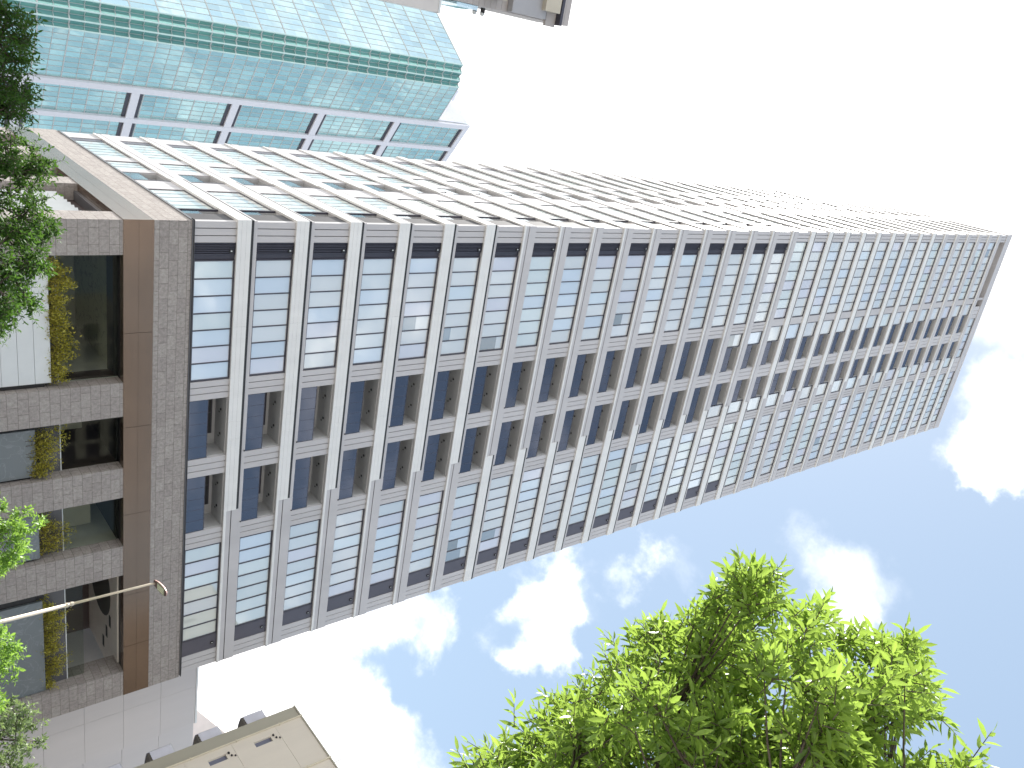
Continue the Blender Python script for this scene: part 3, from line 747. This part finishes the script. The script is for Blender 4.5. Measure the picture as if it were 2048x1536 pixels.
poly = [(760,1790),(860,1640),(930,1545),(985,1465),(1060,1425),(1110,1372),(1170,1342),(1200,1292),(1238,1256),(1262,1228),(1300,1225),(1325,1262),(1345,1238),(1380,1195),(1430,1172),(1460,1128),(1500,1112),(1545,1145),(1556,1195),
        (1590,1215),(1640,1213),(1682,1238),(1702,1285),(1750,1262),(1790,1268),(1850,1300),(1862,1370),(1885,1440),(1850,1485),(1770,1462),(1745,1500),(1830,1520),(1950,1500),(1985,1560),(1900,1700),(1700,1880),(1400,1950),(1000,1900)]
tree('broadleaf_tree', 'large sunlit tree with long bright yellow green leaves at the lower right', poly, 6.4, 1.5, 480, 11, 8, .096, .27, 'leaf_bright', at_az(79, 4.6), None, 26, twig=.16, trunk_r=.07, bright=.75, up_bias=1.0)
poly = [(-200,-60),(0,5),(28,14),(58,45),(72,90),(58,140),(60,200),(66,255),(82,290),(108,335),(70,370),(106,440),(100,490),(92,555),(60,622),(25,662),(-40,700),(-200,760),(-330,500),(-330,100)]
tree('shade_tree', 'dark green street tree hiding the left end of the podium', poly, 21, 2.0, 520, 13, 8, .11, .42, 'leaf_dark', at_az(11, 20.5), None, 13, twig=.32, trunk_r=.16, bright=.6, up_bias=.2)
sp = [('clipped_tree', 'small bright green sunlit tree below the middle podium opening', [(-150,960),(0,1000),(40,1018),(76,1012),(84,1060),(62,1090),(52,1130),(0,1155),(-150,1200)], 'leaf_mid', 26, 1.0, 110, .95),
      ('clipped_tree', 'small bright green sunlit tree at the foot of the street lamp', [(-150,1220),(0,1248),(36,1288),(48,1340),(28,1398),(0,1416),(-150,1460)], 'leaf_mid', 25, 1.0, 90, .9),
      ('clipped_tree', 'pale grey green bushy tree at the right end of the podium', [(-150,1370),(0,1392),(52,1408),(82,1450),(98,1480),(84,1540),(0,1600),(-150,1620)], 'leaf_pale', 27, 1.1, 120, .8)]
for (nm, lb, pl, mk, ds, dp, nc, brt) in sp:
    cx, cy = sum(p[0] for p in pl)/len(pl), sum(p[1] for p in pl)/len(pl); r0 = ray(20, sorted(pl, key=lambda p: -p[0])[0][1]); hl = math.hypot(r0.x, r0.y)
    tree(nm, lb, pl, ds, dp, nc, 8, 8, .12, .45, mk, (CAM.x + r0.x/hl*(ds-.3), CAM.y + r0.y/hl*(ds-.3)), None, 9, twig=.22, trunk_r=.07, bright=brt, up_bias=.5)

def bush(label, x0, x1, zlo, zhi, y, n, dens, mk='leaf_gold', size=.11):
    root = thing('golden_shrub', label, 'shrub', ((x0+x1)/2, y, zlo), 'golden shrubs in the podium planters')
    st = MB(); pos, dirs, tint = [], [], []
    for i in range(n):
        bx = x0 + (x1-x0)*(i+random.uniform(.2, .8))/n; top = zlo + (zhi-zlo)*random.uniform(.4, 1.15)*(.86+.22*math.sin(bx*2.3)); lean = random.uniform(-.4, .4)
        b = Vector((bx, y+random.uniform(-.12, .12), zlo-.25)); t = Vector((bx+lean, y+random.uniform(-.3, .1), top)); st.tube([b, b.lerp(t, .5)+Vector((random.uniform(-.05, .05), -.04, 0)), t], [.014, .01, .004], 'bark', 4)
        for q in range(dens):
            f = rng.uniform(.25, 1.02); p = b.lerp(t, f); pos.append(np.array(p)+rng.normal(0, .10, 3)); dirs.append(rng.normal(0, 1, 3)+[0, -.2, .4]); tint.append(np.clip(.2+.6*f+rng.normal(0, .18), 0, 1))
    st.build('stems', root); leaves('foliage', np.array(pos), np.array(dirs), size, .5, mk, root, np.array(tint)); off(root)
bush('golden shrub spilling along the top of the pale metal panel', 2.2, 8.2, 10.3, 11.3, .50, 60, 110)
bush('golden shrub trailing over the short grey marble panel', 10.9, 13.2, 9.3, 10.75, .42, 26, 110)
bush('thin golden shrub above the marble panel half hidden by a green tree', 15.8, 18.0, 9.4, 10.85, .60, 22, 80)
bush('golden shrub row above the long marble panel beside the lamp pole', 21.0, 26.8, 9.45, 10.6, .60, 52, 90)

# ------------------------------------------------------------------ buildings across the street, seen mirrored in the lower windows
def opposite(label, x0, x1, z, y, mk):
    o = thing('street_block', label, 'building', ((x0+x1)/2, y, 0)); mb = MB(); w = MB()
    nf = int(z/3.2); mb.box(x0, x1, y-12, y-.2, 0, z, mk)
    for j in range(nf):
        mb.box(x0, x1, y-.2, y, j*3.2, j*3.2+1.3, mk); w.box(x0+.2, x1-.2, y-.19, y-.12, j*3.2+1.3, j*3.2+3.2, 'frame')
    nx = int((x1-x0)/3)
    for i in range(nx+1): mb.box(x0+i*(x1-x0-.5)/nx, x0+i*(x1-x0-.5)/nx+.5, y-.199, y+.02, 0, z, mk)
    mb.build('wall', o); stuff(w.build('window', o)); off(o)
opposite('beige office block across the street mirrored in the lowest left windows', -24, 0, 38, -72, 'beige')
opposite('white stepped block across the street mirrored in the lowest right windows', 6, 24, 44, -78, 'pwhite')
opposite('low brown block across the street mirrored in the podium glass', 32, 60, 36, -74, 'slab')

# ------------------------------------------------------------------ light
SUN_AZ, SUN_EL = -24, 57
sd_ = Vector((math.sin(R(SUN_AZ))*math.cos(R(SUN_EL)), math.cos(R(SUN_AZ))*math.cos(R(SUN_EL)), math.sin(R(SUN_EL))))
ld = bpy.data.lights.new('sun', 'SUN'); ld.energy = 3.6; ld.angle = R(.5); ld.color = (1, .96, .9)
lo = bpy.data.objects.new('sun', ld); COL.objects.link(lo); lo.rotation_euler = sd_.to_track_quat('Z', 'Y').to_euler()

w = bpy.data.worlds.new('World'); SC.world = w; w.use_nodes = True; nt = w.node_tree; L = nt.links.new
bgd = nt.nodes['Background']; tc = N(nt, 'ShaderNodeTexCoord')
sk = N(nt, 'ShaderNodeTexSky', sky_type='NISHITA'); sk.sun_disc = False; sk.sun_elevation = R(SUN_EL); sk.sun_rotation = R(SUN_AZ); sk.air_density = 1.0; sk.dust_density = 1.5; sk.ozone_density = 1.0
SKY = .12
def math_(op, a, b=None, clamp=False):
    n = N(nt, 'ShaderNodeMath', operation=op); n.use_clamp = clamp
    for i, q in enumerate((a, b)):
        if q is None: continue
        if isinstance(q, (int, float)): n.inputs[i].default_value = q
        else: L(q, n.inputs[i])
    return n.outputs[0]
sp_ = N(nt, 'ShaderNodeSeparateXYZ'); L(tc.outputs['Generated'], sp_.inputs[0])
zz = math_('ADD', math_('MAXIMUM', sp_.outputs['Z'], 0.0), .25)
cb = N(nt, 'ShaderNodeCombineXYZ'); L(math_('DIVIDE', sp_.outputs['X'], zz), cb.inputs[0]); L(math_('DIVIDE', sp_.outputs['Y'], zz), cb.inputs[1])
nz = N(nt, 'ShaderNodeTexNoise', Scale=5.5, Detail=10.0, Roughness=.58, Distortion=.3); L(cb.outputs[0], nz.inputs['Vector'])
n2 = N(nt, 'ShaderNodeTexNoise', Scale=1.1, Detail=2.0); L(cb.outputs[0], n2.inputs['Vector'])
val = math_('ADD', math_('MULTIPLY', nz.outputs['Fac'], 1.25), math_('SUBTRACT', math_('MULTIPLY', n2.outputs['Fac'], .3), .275))
wn = N(nt, 'ShaderNodeTexNoise', Scale=9.0, Detail=6.0, Roughness=.6); L(tc.outputs['Generated'], wn.inputs['Vector'])
w1 = N(nt, 'ShaderNodeVectorMath', operation='SUBTRACT'); L(wn.outputs['Color'], w1.inputs[0]); w1.inputs[1].default_value = (.5, .5, .5)
w2 = N(nt, 'ShaderNodeVectorMath', operation='MULTIPLY_ADD'); L(w1.outputs[0], w2.inputs[0]); w2.inputs[1].default_value = (.17, .17, .17); L(tc.outputs['Generated'], w2.inputs[2])
w3 = N(nt, 'ShaderNodeVectorMath', operation='NORMALIZE'); L(w2.outputs[0], w3.inputs[0])
# cloud banks and clearings round the compass: (direction by photo pixel, angular radius, weight)
for (x, y, rad, wgt) in [((-.78, -.42, .48), 0, 34, .55),(1350,-150,32,.85),(700,-250,30,.5),(2250,350,17,.40),(1450,1250,30,-.34),(1100,1330,14,-.08),  # first bank is unseen, added behind left to whiten glass reflections
                         (430,1300,9.5,.60),(540,1470,8.5,.50),(680,1180,5,.34),(835,1228,4.4,.42),(1045,1285,4.4,.44),(1090,1345,3.4,.32),(1200,1150,4.6,.42),(1090,1155,4,.36),
                         (1975,850,5,.50),(2060,890,4.5,.40),(1330,1150,4,.30),(770,1530,5,.40),(1640,1255,3.6,.26),(1690,1130,5,.17),(1610,1090,4,.16),(1760,1200,5,.20),(2000,1150,5,.18),
                         (1480,190,8,-.85),(1510,90,6,-.6),(1650,290,6,-.85),(1720,140,5,-.7),(1480,290,5,-.6)]:
    d = ray(x, y).normalized() if not isinstance(x, tuple) else Vector(x).normalized(); dt = N(nt, 'ShaderNodeVectorMath', operation='DOT_PRODUCT'); L(w3.outputs[0], dt.inputs[0]); dt.inputs[1].default_value = d
    mr = N(nt, 'ShaderNodeMapRange', interpolation_type='SMOOTHSTEP'); mr.inputs['From Min'].default_value = math.cos(R(rad)); mr.inputs['From Max'].default_value = 1.0; mr.inputs['To Max'].default_value = wgt
    L(dt.outputs['Value'], mr.inputs['Value']); val = math_('ADD', val, mr.outputs[0])
cm = N(nt, 'ShaderNodeMapRange', interpolation_type='SMOOTHSTEP'); cm.inputs['From Min'].default_value = .40; cm.inputs['From Max'].default_value = .95; L(val, cm.inputs['Value'])
skc = N(nt, 'ShaderNodeVectorMath', operation='MULTIPLY_ADD'); L(sk.outputs[0], skc.inputs[0]); skc.inputs[1].default_value = (.30, .27, .22); skc.inputs[2].default_value = (.79, 1.08, 1.46)      # thin even summer haze over the clear sky
mx = N(nt, 'ShaderNodeMix', data_type='RGBA'); L(math_('POWER', cm.outputs[0], 1.25), mx.inputs['Factor']); L(skc.outputs[0], mx.inputs['A']); mx.inputs['B'].default_value = (5.0, 4.97, 4.95, 1)
L(mx.outputs['Result'], bgd.inputs['Color']); bgd.inputs['Strength'].default_value = SKY

vs = SC.view_settings; vs.view_transform = 'Standard'; vs.look = 'None'; vs.gamma = 1; vs.exposure = 1.78
SC.cycles.max_bounces = 8; SC.cycles.transparent_max_bounces = 12
